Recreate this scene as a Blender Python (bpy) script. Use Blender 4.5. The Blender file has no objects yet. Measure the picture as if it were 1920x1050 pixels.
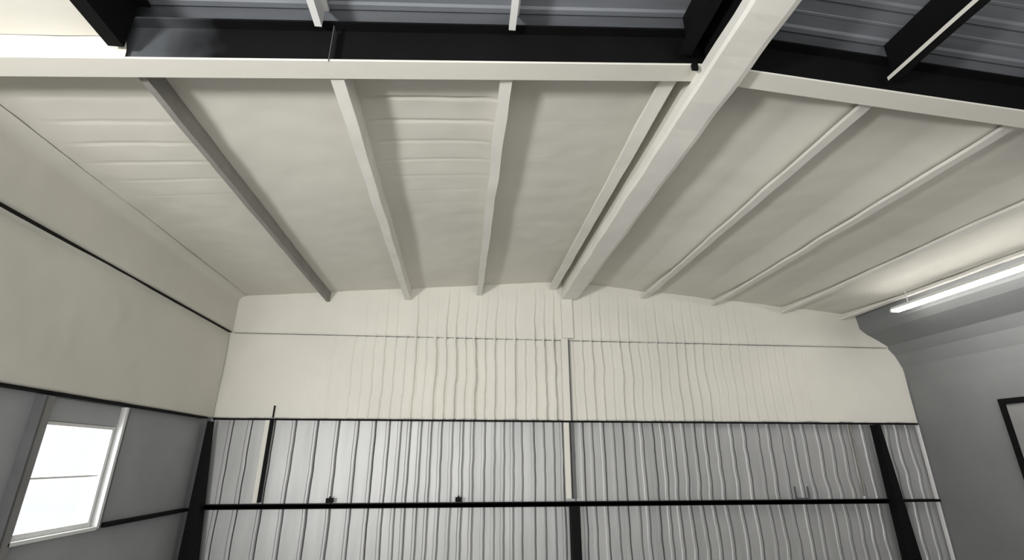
import bpy, bmesh, math, random
from mathutils import Vector, noise
random.seed(3)
H=1.6; RX=1.826; SL=0.0833
def ceil_z(x,base=3.05): return H+base-SL*abs(x-RX)
scene=bpy.context.scene
try: scene.view_settings.view_transform='Standard'
except Exception: pass

# ---------- materials ----------
def mat(name,col,rough=.8,metal=0,var=.08,vscale=3,bump=0,bscale=30,spec=.3,stretch=(1,1,1),col2=None):
    m=bpy.data.materials.new(name); m.use_nodes=True; nt=m.node_tree; b=nt.nodes['Principled BSDF']
    b.inputs['Roughness'].default_value=rough; b.inputs['Metallic'].default_value=metal
    b.inputs['Specular IOR Level'].default_value=spec
    tc=nt.nodes.new('ShaderNodeTexCoord'); mp=nt.nodes.new('ShaderNodeMapping'); mp.inputs['Scale'].default_value=stretch
    nt.links.new(tc.outputs['Object'],mp.inputs['Vector'])
    n=nt.nodes.new('ShaderNodeTexNoise'); n.inputs['Scale'].default_value=vscale; n.inputs['Detail'].default_value=5
    nt.links.new(mp.outputs[0],n.inputs['Vector'])
    r=nt.nodes.new('ShaderNodeValToRGB')
    c2=col2 or tuple(c*(1-var*2) for c in col)
    r.color_ramp.elements[0].position=.3; r.color_ramp.elements[1].position=.7
    r.color_ramp.elements[0].color=(*c2,1); r.color_ramp.elements[1].color=(*col,1)
    nt.links.new(n.outputs['Fac'],r.inputs[0]); nt.links.new(r.outputs[0],b.inputs['Base Color'])
    if bump:
        n2=nt.nodes.new('ShaderNodeTexNoise'); n2.inputs['Scale'].default_value=bscale; n2.inputs['Detail'].default_value=3
        nt.links.new(tc.outputs['Object'],n2.inputs['Vector'])
        bp=nt.nodes.new('ShaderNodeBump'); bp.inputs['Strength'].default_value=bump; bp.inputs['Distance'].default_value=.02
        nt.links.new(n2.outputs['Fac'],bp.inputs['Height']); nt.links.new(bp.outputs[0],b.inputs['Normal'])
    return m
def overspray(m,axis,lo,hi,col,scale=3,amp=.5):
    """foam overspray on the steel along an object axis"""
    nt=m.node_tree; b=nt.nodes['Principled BSDF']; src=b.inputs['Base Color'].links[0].from_socket
    tc=nt.nodes.new('ShaderNodeTexCoord'); sp=nt.nodes.new('ShaderNodeSeparateXYZ'); nt.links.new(tc.outputs['Object'],sp.inputs[0])
    n=nt.nodes.new('ShaderNodeTexNoise'); n.inputs['Scale'].default_value=scale; nt.links.new(tc.outputs['Object'],n.inputs['Vector'])
    a=nt.nodes.new('ShaderNodeMath'); a.operation='MULTIPLY_ADD'; a.inputs[1].default_value=amp; nt.links.new(n.outputs['Fac'],a.inputs[0]); nt.links.new(sp.outputs[axis],a.inputs[2])
    mr=nt.nodes.new('ShaderNodeMapRange'); mr.inputs['From Min'].default_value=lo+amp*.5; mr.inputs['From Max'].default_value=hi+amp*.5
    nt.links.new(a.outputs[0],mr.inputs['Value'])
    mx=nt.nodes.new('ShaderNodeMix'); mx.data_type='RGBA'; nt.links.new(mr.outputs[0],mx.inputs[0]); nt.links.new(src,mx.inputs[6]); mx.inputs[7].default_value=(*col,1)
    nt.links.new(mx.outputs[2],b.inputs['Base Color'])
FO=(.70,.685,.625)
foam=mat('spray_foam',FO,.9,0,.03,1.3,.07,14)
foaml=mat('painted_purlin',(.78,.77,.72),.8,0,.04,3,.05,20)
foamd=mat('shaded_foam_and_stud',(.30,.29,.27),.9,0,.08,4,.15,30)  # dark foam: painted shade on the first purlin, plain colour on one stud
black=mat('black_primer_steel',(.006,.006,.0065),.65,0,.1,5,spec=.1)
web=mat('rafter_web_steel',(.006,.006,.0065),.65,0,.1,5,spec=.1); overspray(web,0,-1.75,-2.5,(.12,.13,.14),4,.5)
deck=mat('galvalume_deck',(.28,.30,.33),.5,.3,.12,2.5,.03,20,stretch=(.4,3,1))
panel=mat('end_wall_panel',(.47,.475,.475),.5,.4,.10,2,.05,9,stretch=(3,1,.3))
side=mat('side_wall_panel',(.40,.415,.43),.6,.1,.10,1.2)
rightm=mat('painted_wall_grey',(.21,.215,.22),.75,0,.05,1.2)
white=mat('white_frame',(.75,.75,.74),.5,0,.03,4)
greyst=mat('grey_steel',(.12,.122,.125),.5,.2,.1,4)
midst=mat('jamb_steel',(.26,.26,.255),.5,.1,.1,4)
conc=mat('concrete',(.35,.34,.32),.85,0,.12,2,.1,40)
doorm=mat('door_paint',(.25,.25,.255),.5,0,.04,3)
gm=bpy.data.materials.new('window_glass'); gm.use_nodes=True
nt=gm.node_tree; nt.nodes.clear(); o=nt.nodes.new('ShaderNodeOutputMaterial'); t=nt.nodes.new('ShaderNodeBsdfTransparent'); g=nt.nodes.new('ShaderNodeBsdfGlossy'); g.inputs['Roughness'].default_value=.05; mx=nt.nodes.new('ShaderNodeMixShader'); mx.inputs[0].default_value=.04
nt.links.new(t.outputs[0],mx.inputs[1]); nt.links.new(g.outputs[0],mx.inputs[2]); nt.links.new(mx.outputs[0],o.inputs[0])
em=bpy.data.materials.new('fluorescent_tube'); em.use_nodes=True; b=em.node_tree.nodes['Principled BSDF']
b.inputs['Emission Color'].default_value=(1,.97,.92,1); b.inputs['Emission Strength'].default_value=42

# ---------- mesh helpers ----------
def obj(name,verts,faces,m,smooth=False,parent=None):
    me=bpy.data.meshes.new(name); me.from_pydata([tuple(v) for v in verts],[],faces)
    bm=bmesh.new(); bm.from_mesh(me); bmesh.ops.recalc_face_normals(bm,faces=bm.faces); bm.to_mesh(me); bm.free()
    ms=m if isinstance(m,list) else [m]
    for k in ms: me.materials.append(k)
    if smooth:
        for p in me.polygons: p.use_smooth=True
    ob=bpy.data.objects.new(name,me); scene.collection.objects.link(ob)
    if parent: ob.parent=parent
    return ob
def empty(name):
    e=bpy.data.objects.new(name,None); scene.collection.objects.link(e); return e
def boxes(name,bl,m,parent=None,bevel=0):
    V=[];F=[];MI=[]
    for b in bl:
        x0,x1,y0,y1,z0,z1=b[:6]; n=len(V)
        V+=[(x0,y0,z0),(x1,y0,z0),(x1,y1,z0),(x0,y1,z0),(x0,y0,z1),(x1,y0,z1),(x1,y1,z1),(x0,y1,z1)]
        F+=[[n+i for i in f] for f in ((0,3,2,1),(4,5,6,7),(0,1,5,4),(1,2,6,5),(2,3,7,6),(3,0,4,7))]
        MI+=[b[6] if len(b)>6 else 0]*6
    ob=obj(name,V,F,m,parent=parent)
    for p,i in zip(ob.data.polygons,MI): p.material_index=i
    if bevel:
        md=ob.modifiers.new('bev','BEVEL'); md.width=bevel; md.segments=2
    return ob
def extrude_y(name,prof,y0,y1,m,step=None,jit=0,parent=None,smooth=False,mi=None):
    n=len(prof); k=max(1,int((y1-y0)/step)) if step else 1
    V=[];F=[];M=[]
    for j in range(k+1):
        y=y0+(y1-y0)*j/k
        for (x,z) in prof:
            d=noise.noise_vector(Vector((x*3,y*2.2,z*3)))*jit if jit else Vector((0,0,0))
            V.append((x+d.x,y,z+d.z))
    for j in range(k):
        for i in range(n):
            a=j*n+i; b=j*n+(i+1)%n; F.append([a,b,b+n,a+n]); M.append(mi[i] if mi else 0)
    F.append(list(range(n))); F.append([k*n+i for i in range(n)][::-1]); M+=[0,0]
    ob=obj(name,V,F,m,smooth,parent)
    for p,i in zip(ob.data.polygons,M): p.material_index=i
    return ob
def grid(name,us,vs,fn,m,smooth=True,parent=None):
    V=[fn(u,v) for v in vs for u in us]; nu=len(us)
    F=[[j*nu+i,j*nu+i+1,(j+1)*nu+i+1,(j+1)*nu+i] for j in range(len(vs)-1) for i in range(nu-1)]
    return obj(name,V,F,m,smooth,parent)
def lin(a,b,s):
    k=max(1,int(round(abs(b-a)/s))); return [a+(b-a)*i/k for i in range(k+1)]
def nz(x,y,z=0): return noise.noise(Vector((x,y,z)))

XL=-3.95; XR=8.27; YB=8.5; YF=-5.0
boxes('floor',[(XL-.3,XR+.3,YF-.3,YB+.3,-.12,0)],conc)

# ---------- roof deck ----------
def rib(y,p=.305):
    t=(y%p)
    if t<.02: return t/.02
    if t<.06: return 1
    if t<.08: return 1-(t-.06)/.02
    if abs(t-.19)<.012: return .35
    return 0
ys=[]
y=YF-.2
while y<YB+.25:
    base=math.floor(y/.305)*.305
    for t in (0,.02,.06,.08,.176,.18,.20,.204): ys.append(base+t)
    y+=.305
ys=sorted(set(round(v,4) for v in ys))
grid('ceiling',[XL-.1,RX,XR+.1],ys,lambda x,y:(x,y,ceil_z(x,3.34)-.011*rib(y)),deck,smooth=False)

# ---------- end wall panels ----------
pts=[]; x=XL; k=0
while x<XR:
    w=.172+ .15*max(0,min(1,(-1.3-x)/.8)) + .05*max(0,min(1,(x-3)/1.5))
    w*=(1+.30*nz(k*1.7,3.3)); d=.35+1.0*abs(nz(k*.9,9.1))*1.6
    g=.6+1.0*abs(nz(k*2.3,4.7))*1.6
    pts+=[(x,0),(x+.016,.018*d),(x+.045,.018*d),(x+.060,0),(x+.065,-.05*g),(x+.074,-.05*g),(x+.080,0),(x+w*.97,0)]
    x+=w;k+=1
V=[];F=[]
zz=lin(0,H+2.0,.08)
for z in zz:
    for (x,d) in pts:
        a=.014+.022*max(0,min(1,(x-2.5)/2))
        V.append((min(x+a*nz(x*1.3,z*1.6)+.5*a*nz(x*.7,z*4.5),XR-.002),YB-d+.006*nz(x*1.2,z*1.3,4),z))
n=len(pts)
for j in range(len(zz)-1):
    for i in range(n-1): F.append([j*n+i,j*n+i+1,(j+1)*n+i+1,(j+1)*n+i])
eb=len(V)
V+=[(XL-.1,YB+.14,0),(XR+.1,YB+.14,0),(XR+.1,YB+.14,H+3.2),(XL-.1,YB+.14,H+3.2)]
F.append([eb,eb+1,eb+2,eb+3])
obj('wall_back',V,F,panel)

# ---------- foam on the end wall ----------
def foam_back(x,t):
    if t<0: return (x,YB+.02,H+.62)
    zt=ceil_z(x,3.12); zb=H+.605+.018*nz(x*3,1.1)+.01*nz(x*11,5)
    z=zb+(zt-zb)*t
    h=z-H
    y=YB-.075
    s=1/(1+math.exp(-(h-1.98-.02*nz(x*1.3,0))/.008)); y-=.04*s
    xc=x-.8
    env=math.exp(-(xc/(2.6 if xc<0 else 4.1))**4)
    xw=x+.03*nz(x,z*1.5)+.012*nz(x*2,z*5)
    ki=math.floor(xw/.172)
    amp=max(0,.85+1.3*nz(ki*1.37,2.2))*env
    if h>1.98: amp*=1.0*max(0,nz(ki*.77,6.1)+.55)*max(0,1-(h-1.98)/1.0)
    u=(xw/.172)%1
    y+=amp*(.065*math.exp(-((u-.5)/.085)**2)-.030*math.exp(-((u-.28)/.13)**2))
    y-=.02*nz(x*.8,z*1.1)+.004*nz(x*5,z*4)
    return (x,y,z)
grid('wall_insulation_foam',lin(XL+.06,XR-.02,.0143),[-1]+lin(0,1,.0125),foam_back,foam)
# ---------- left wall ----------
wy0,wy1,wz0,wz1=5.22,6.28,H-.69,H+.34
boxes('wall_left',[(XL-.12,XL,YF-.2,-4.2,0,H+2.85),(XL-.12,XL,.6,wy0,0,H+2.85),(XL-.12,XL,-4.2,.6,H+1.4,H+2.85),
      (XL-.12,XL,wy0,wy1,0,wz0),(XL-.12,XL,wy0,wy1,wz1,H+2.85),(XL-.12,XL,wy1,YB+.1,0,H+2.85)],side)
def foam_left(y,t):
    if t<0: return (XL+.002,y,H+.62)
    zb=H+.60+.015*nz(y*3,4.1); zt=ceil_z(XL+.3,3.07); z=zb+(zt-zb)*t; h=z-H
    x=XL+.09
    s=1/(1+math.exp(-(h-1.98-.012*nz(y*2,3))/.008)); x+=.05*s
    x+=.02*nz(y*.8,z*1.2,2)+.004*nz(y*5,z*5,2)
    r=.12; d=zt-z
    if d<r: x+=r-math.sqrt(max(0,r*r-(r-d)**2))
    return (x,y,z)
grid('side_insulation_foam',lin(.7,YB-.10,.05),[-1]+lin(0,.88,.015)+lin(.885,.98,.005)+lin(.982,1,.002),foam_left,foam)

# ---------- ceiling foam ----------
PX=[-2.33,-.95,.30,1.66,3.36,4.70,6.05,7.25]
def foam_ceil(x,y):
    z=ceil_z(x,3.08)
    z-=.022*nz(x*.9,y*.7,5)*min(1,(YB-y)/1.0)*min(1,(x-XL)/.8)+.005*nz(x*4,y*4,5)
    for i,q in enumerate(PX):
        r,a=(.20,.025) if i<4 else (.36,.095)
        a*=.15+.85*min(1,(YB-y)/1.5)
        d=abs(x-q+(.07 if i>=4 else 0))
        if d<r: z-=a*(1-d/r)**1.4
    bay=1.0*math.exp(-((x+.33)/.60)**6)*math.exp(-max(0,y-3.5)/.7)+.5*math.exp(-((x+3.0)/.5)**6)*math.exp(-((y-4.1)/.7)**2)+.12*math.exp(-((x-.98)/.5)**6)*math.exp(-max(0,y-3)/1.0)
    t=((y-3.13+.012*nz(x*1.5,y))%.305)
    if t<.04: z+=.025*bay*(1-abs(t-.02)/.02)
    return (x,y,z)
grid('ceiling_insulation_foam',lin(XL+.14,7.75,.04),lin(2.99,YB-.02,.02),foam_ceil,foam)
def foam_near(x,y):
    v=foam_ceil(x,y); return (x,y,v[2]-.04)
grid('ceiling_insulation_foam.001',lin(XL+.14,PX[0]-.03,.05),lin(.2,2.80,.04),foam_near,foam)
grid('rafter_infill_foam',lin(XL+.16,PX[0]-.02,.05),lin(0,1,.1),lambda x,t:(x,2.86-.07*t*t+.012*nz(x*4,t*3),ceil_z(x,2.87)+.01+t*.2),foam)

# ---------- purlins (Z sections) ----------
def purlin(x,y0,y1,m,bot,flange=.075,mi=None):
    zb=ceil_z(x,3.05)-bot; zt=ceil_z(x,3.31); th=.02
    prof=[(x-flange,zb),(x+th/2,zb),(x+th/2,zt-th),(x+flange,zt-th),(x+flange,zt),(x-th/2,zt),(x-th/2,zb+th),(x-flange+.012,zb+th),(x-flange+.012,zb+.035),(x-flange,zb+.035)]
    return extrude_y('purlin',prof,y0,y1,m,step=.10,jit=.011 if m is foaml else (.006 if m is not black else 0),mi=mi)
for i,x in enumerate(PX):
    bot=[.15,.19,.17,.13,.13,.12,.11,.10][i]
    fl=[.045,.09,.085,.12,.09,.09,.09,.09][i]
    if i==0: purlin(x,3.0,YB-.1,[foam,foamd],bot,fl,mi=[1,1,1,1,0,0,0,0,0,0])  # right side and underside coloured darker to stand for shade
    else: purlin(x,3.0,YB-.1,foaml,bot,fl)
for i,x in enumerate(PX):
    if i in(1,2): purlin(x+(-.14 if i==1 else .0),YF+.1,2.79,white,-.09,.04)
    elif i in (0,3): purlin(x,YF+.1,2.79,black,.12,.09)
    else: purlin(x,YF+.1,2.79,[black,foam],.10,.07,mi=[0,0,0,0,0,0,0,0,0,1])

# ---------- rafter (bent I-beam) ----------
def rafter(y,name,mats):
    xsr=[XL+.15,RX,XR-.55]
    V=[];F=[];M=[]
    def slab(y0,y1,b0,b1,mi):
        n=len(V)
        for x in xsr:
            V.extend([(x,y0,ceil_z(x,b0)),(x,y1,ceil_z(x,b0)),(x,y1,ceil_z(x,b1)),(x,y0,ceil_z(x,b1))])
        for s in range(2):
            for i in range(4):
                a=n+s*4+i; b=n+s*4+(i+1)%4; F.append([a,b,b+4,a+4]); M.append(mi)
        F.append([n,n+1,n+2,n+3]); F.append([n+11,n+10,n+9,n+8]); M.extend([mi,mi])
    slab(y-.006,y+.006,2.86,3.20,1)
    slab(y-.085,y+.085,2.845,2.862,0)
    slab(y-.085,y+.085,3.20,3.215,1)
    ob=obj(name,V,F,mats)
    for p,i in zip(ob.data.polygons,M): p.material_index=i
    return ob
rafter(2.89,'steel_rafter',[foam,web])
boxes('splice_plate',[(-1.003,-.998,2.797,2.87,ceil_z(-1,2.87),ceil_z(-1,3.16)),(-1.003,-.998,2.797,2.804,ceil_z(-1,2.84),ceil_z(-1,2.87))],greyst)
boxes('beam_clip',[(1.66,1.71,2.78,2.803,H+2.775,H+2.83)],black,bevel=.004)

# ---------- ridge beam ----------
pr=[(RX-.08,H+2.745),(RX-.06,H+2.72),(RX+.19,H+2.72),(RX+.235,H+2.735),(RX+.26,H+2.77),(RX+.26,H+2.84),(RX-.08,H+2.84)]
rb=empty('ridge_beam')
extrude_y('beam_lower',pr,YF+.1,YB-.12,foaml,step=.12,jit=.013,parent=rb)
pr=[(RX-.04,H+2.842),(RX+.21,H+2.842),(RX+.21,H+3.16),(RX-.04,H+3.16)]
extrude_y('beam_upper',pr,3.0,YB-.12,foam,step=.15,parent=rb)
extrude_y('beam_upper_bare',pr,YF+.1,2.79,black,parent=rb)

# ---------- columns and girts ----------
boxes('ridge_column',[(RX-.10,RX+.02,YB-.15,YB-.10,H+.60,H+2.0,0),(RX-.08,RX+.12,YB-.18,YB-.10,H+2.0,H+2.72,0),(RX+.02,RX+.05,YB-.14,YB-.06,H+.60,H+1.98,1),
   (RX-.10,RX-.01,YB-.12,YB-.05,H-.60,H+.57,3),(RX+.015,RX+.07,YB-.14,YB-.05,H-.60,H+.57,1),(RX-.05,RX+.09,YB-.24,YB-.06,0,H-.70,2)],[foam,greyst,black,foam],bevel=.006)  # grey boxes right of the column are its side shadow, modelled as strips
def taper_col(name,x0,x1,x2,x3,y0,y1,z1):
    V=[(x0,y0,0),(x1,y0,0),(x1,y1,0),(x0,y1,0),(x2,y0,z1),(x3,y0,z1),(x3,y1,z1),(x2,y1,z1)]
    n=8
    F=[(0,3,2,1),(4,5,6,7),(0,1,5,4),(1,2,6,5),(2,3,7,6),(3,0,4,7)]
    V+=[(x0-.05,y0-.05,0),(x1+.05,y0-.05,0),(x1+.05,y1,0),(x0-.05,y1,0),(x0-.05,y0-.05,.02),(x1+.05,y0-.05,.02),(x1+.05,y1,.02),(x0-.05,y1,.02)]
    F+=[tuple(n+i for i in f) for f in F[:6]]
    obj(name,V,F,black)
taper_col('frame_column',-3.86,-3.62,-3.84,-3.81,YB-.30,YB-.14,H+.54)
taper_col('frame_column',7.24,7.46,7.24,7.31,YB-.30,YB-.14,H+.56)
boxes('ledge_shade_line',[(-3.75,7.24,YB-.16,YB-.05,H-.70,H-.65),(-3.75,7.24,YB-.16,YB-.145,H-.71,H-.635),(7.4,8.2,YB-.16,YB-.05,H-.69,H-.65)],black)
boxes('ledge_shade_line',[(-3.85,8.2,YB-.125,YB-.05,H+.575,H+.60)],black)
boxes('ledge_shade_line',[(XL+.005,XL+.11,.7,YB-.3,H+.578,H+.60)],black)
boxes('ledge_shade_line',[(XL+.005,XL+.11,wy1+.12,YB-.32,H-.71,H-.67),(XL+.005,XL+.11,.7,wy0-.2,H-.71,H-.67)],black)
boxes('ledge_shade_line',[(XL+.05,XL+.147,.7,YB-.16,H+1.964,H+1.973)],black)  # dark strip standing in for the shadow under the left foam ledge
boxes('ledge_shade_line',[(-3.8,8.0,YB-.109,YB-.06,H+1.968,H+1.974)],greyst)  # thin grey strip drawn as the shade line under the end wall ledge
boxes('wall_stud',[(-3.05,-2.98,YB-.14,YB-.05,H-.62,H+.57,0),(-2.98,-2.95,YB-.15,YB-.05,H-.62,H+.57,1),(-2.965,-2.955,YB-.12,YB-.07,H+.61,H+.80,1)],[foam,black])
boxes('wall_stud',[(6.9,6.92,YB-.09,YB-.04,H-.6,H+.57)],foamd)
boxes('trim_1',[(XR-.06,XR-.025,YB-.09,YB-.045,0,H+.57)],white)
for x in (-1.93,.02):
    boxes('junction_box',[(x-.05,x+.05,YB-.16,YB-.08,H-.63,H-.565),(x-.035,x+.035,YB-.165,YB-.16,H-.62,H-.575),(x-.01,x+.01,YB-.13,YB-.11,H-.565,H-.54)],black,bevel=.004)
boxes('conduit_bracket',[(5.62,5.635,YB-.12,YB-.1,H-.63,H-.44),(5.85,5.865,YB-.12,YB-.1,H-.63,H-.44),(5.62,5.865,YB-.12,YB-.1,H-.63,H-.615)],greyst)

# ---------- window ----------
w=empty('window_1')
fx0,fx1=XL-.06,XL+.03
boxes('frame',[(fx0,fx1,wy0,wy1,wz0,wz0+.05),(fx0,fx1,wy0,wy1,wz1-.035,wz1),(fx0,fx1,wy0,wy0+.04,wz0+.05,wz1-.035),(fx0,fx1,wy1-.04,wy1,wz0+.05,wz1-.035),
   (fx0+.02,fx1-.03,wy0+.04,wy1-.04,(wz0+wz1)/2-.01,(wz0+wz1)/2+.01),(XL,XL+.09,wy0-.03,wy1+.03,wz0-.035,wz0)],white,parent=w,bevel=.004)
boxes('glass',[(XL-.035,XL-.03,wy0+.04,wy1-.04,wz0+.05,wz1-.035)],gm,parent=w)
boxes('jamb_post',[(XL+.002,XL+.09,wy0-.10,wy0-.01,0,H+.56,0),(XL+.002,XL+.095,wy0-.125,wy0-.10,0,H+.56,1)],[midst,greyst],parent=w)
boxes('jamb_post_2',[(XL+.002,XL+.09,wy1+.02,wy1+.06,wz0-.02,H+.56,0),(XL+.002,XL+.095,wy1+.06,wy1+.08,wz0-.02,H+.56,1)],[white,greyst],parent=w)
boxes('header',[(XL+.002,XL+.03,wy0,wy1,wz1+.005,H+.56)],side,parent=w)

# ---------- right wall with coved top ----------
prof=[(XR,0),(XR,H+1.35),(XR-.03,H+1.60),(XR-.12,H+1.83),(XR-.25,H+2.0),(XR-.44,H+2.12),(XR-.62,H+2.22),(XR-.74,H+2.32),(XR-.78,H+2.62),(XR+.15,H+2.62),(XR+.15,0)]
extrude_y('wall_right',prof,YF-.2,YB+.05,rightm)
d=empty('door_1')
boxes('door_frame',[(XR-.05,XR-.002,6.84,6.92,0,H+.86),(XR-.05,XR-.002,5.75,5.83,0,H+.86),(XR-.05,XR-.002,5.83,6.84,H+.78,H+.86)],black,parent=d,bevel=.004)
boxes('door_leaf',[(XR-.03,XR-.004,5.835,6.835,.01,H+.775),(XR-.04,XR-.03,5.98,6.69,.2,1.0),(XR-.04,XR-.03,5.98,6.69,1.25,2.2),(XR-.09,XR-.04,5.9,6.02,1.03,1.06)],doorm,parent=d,bevel=.004)

boxes('wall_front',[(XL-.1,-2.2,YF-.15,YF,0,H+3.3),(5.2,XR+.1,YF-.15,YF,0,H+3.3),(-2.2,5.2,YF-.15,YF,H+1.6,H+3.3)],side)

# ---------- fluorescent strips ----------
def fixture(x,y0,y1,z):
    f=empty('fluorescent_light_fixture')
    extrude_y('housing',[(x-.06,z+.02),(x-.03,z+.07),(x+.03,z+.07),(x+.06,z+.02)],y0,y1,white,parent=f)
    for dx in(-.045,.045):
        n=12; pr=[(x+dx+.02*math.cos(a*2*math.pi/n),z+.0+.02*math.sin(a*2*math.pi/n)) for a in range(n)]
        extrude_y('tube',pr,y0+.04,y1-.04,em,parent=f,smooth=True)
    boxes('end_caps',[(x-.07,x+.07,y0,y0+.035,z-.02,z+.03),(x-.07,x+.07,y1-.035,y1,z-.02,z+.03)],white,parent=f)
    for yy in (y0+.3,y1-.3):
        boxes('hanger',[(x-.006,x+.006,yy-.006,yy+.006,z+.07,ceil_z(x,3.06))],white,parent=f)
fixture(7.12,4.75,7.15,H+2.30)
fixture(7.12,2.25,4.65,H+2.30)

# ---------- lights ----------
def area(name,loc,rot,sx,sy,e,col):
    l=bpy.data.lights.new(name,'AREA'); l.shape='RECTANGLE'; l.size=sx; l.size_y=sy; l.energy=e; l.color=col
    o=bpy.data.objects.new(name,l); o.location=loc; o.rotation_euler=[math.radians(a) for a in rot]; scene.collection.objects.link(o); return o
area('added_side_light',(XL+.10,-1.8,1.4),(0,-108,50),.6,.9,430,(1,.98,.95))  # added lamp out of view, throws the purlin shadows to the right
area('added_front_fill',(1.0,YF-.02,1.6),(98,0,0),6.5,3.0,360,(1,.98,.945))  # added broad fill behind the camera, its opening is invented
area('daylight_window',(XL-.25,5.75,H-.18),(0,-90,0),1.0,1.0,30,(.95,.98,1))
l=bpy.data.lights.new('added_end_wall_spot','SPOT'); l.energy=380; l.spot_size=math.radians(50); l.spot_blend=1; l.shadow_soft_size=.2; l.color=(1,.98,.93)
o=bpy.data.objects.new('added_end_wall_spot',l); o.location=(-.3,-.6,2.0); o.rotation_euler=(math.radians(88),0,math.radians(-2)); scene.collection.objects.link(o)  # added unseen spot that brightens the middle of the end wall
wd=bpy.data.worlds.new('w'); scene.world=wd; wd.use_nodes=True
wd.node_tree.nodes['Background'].inputs[0].default_value=(.95,.98,1,1); wd.node_tree.nodes['Background'].inputs[1].default_value=1.1

# ---------- camera ----------
c=bpy.data.cameras.new('camera'); c.sensor_width=36; c.lens=36*918/1920; c.clip_start=.05
co=bpy.data.objects.new('camera',c); co.location=(0,0,H); co.rotation_euler=(math.radians(110.05),0,math.radians(-5.84)); scene.collection.objects.link(co); scene.camera=co
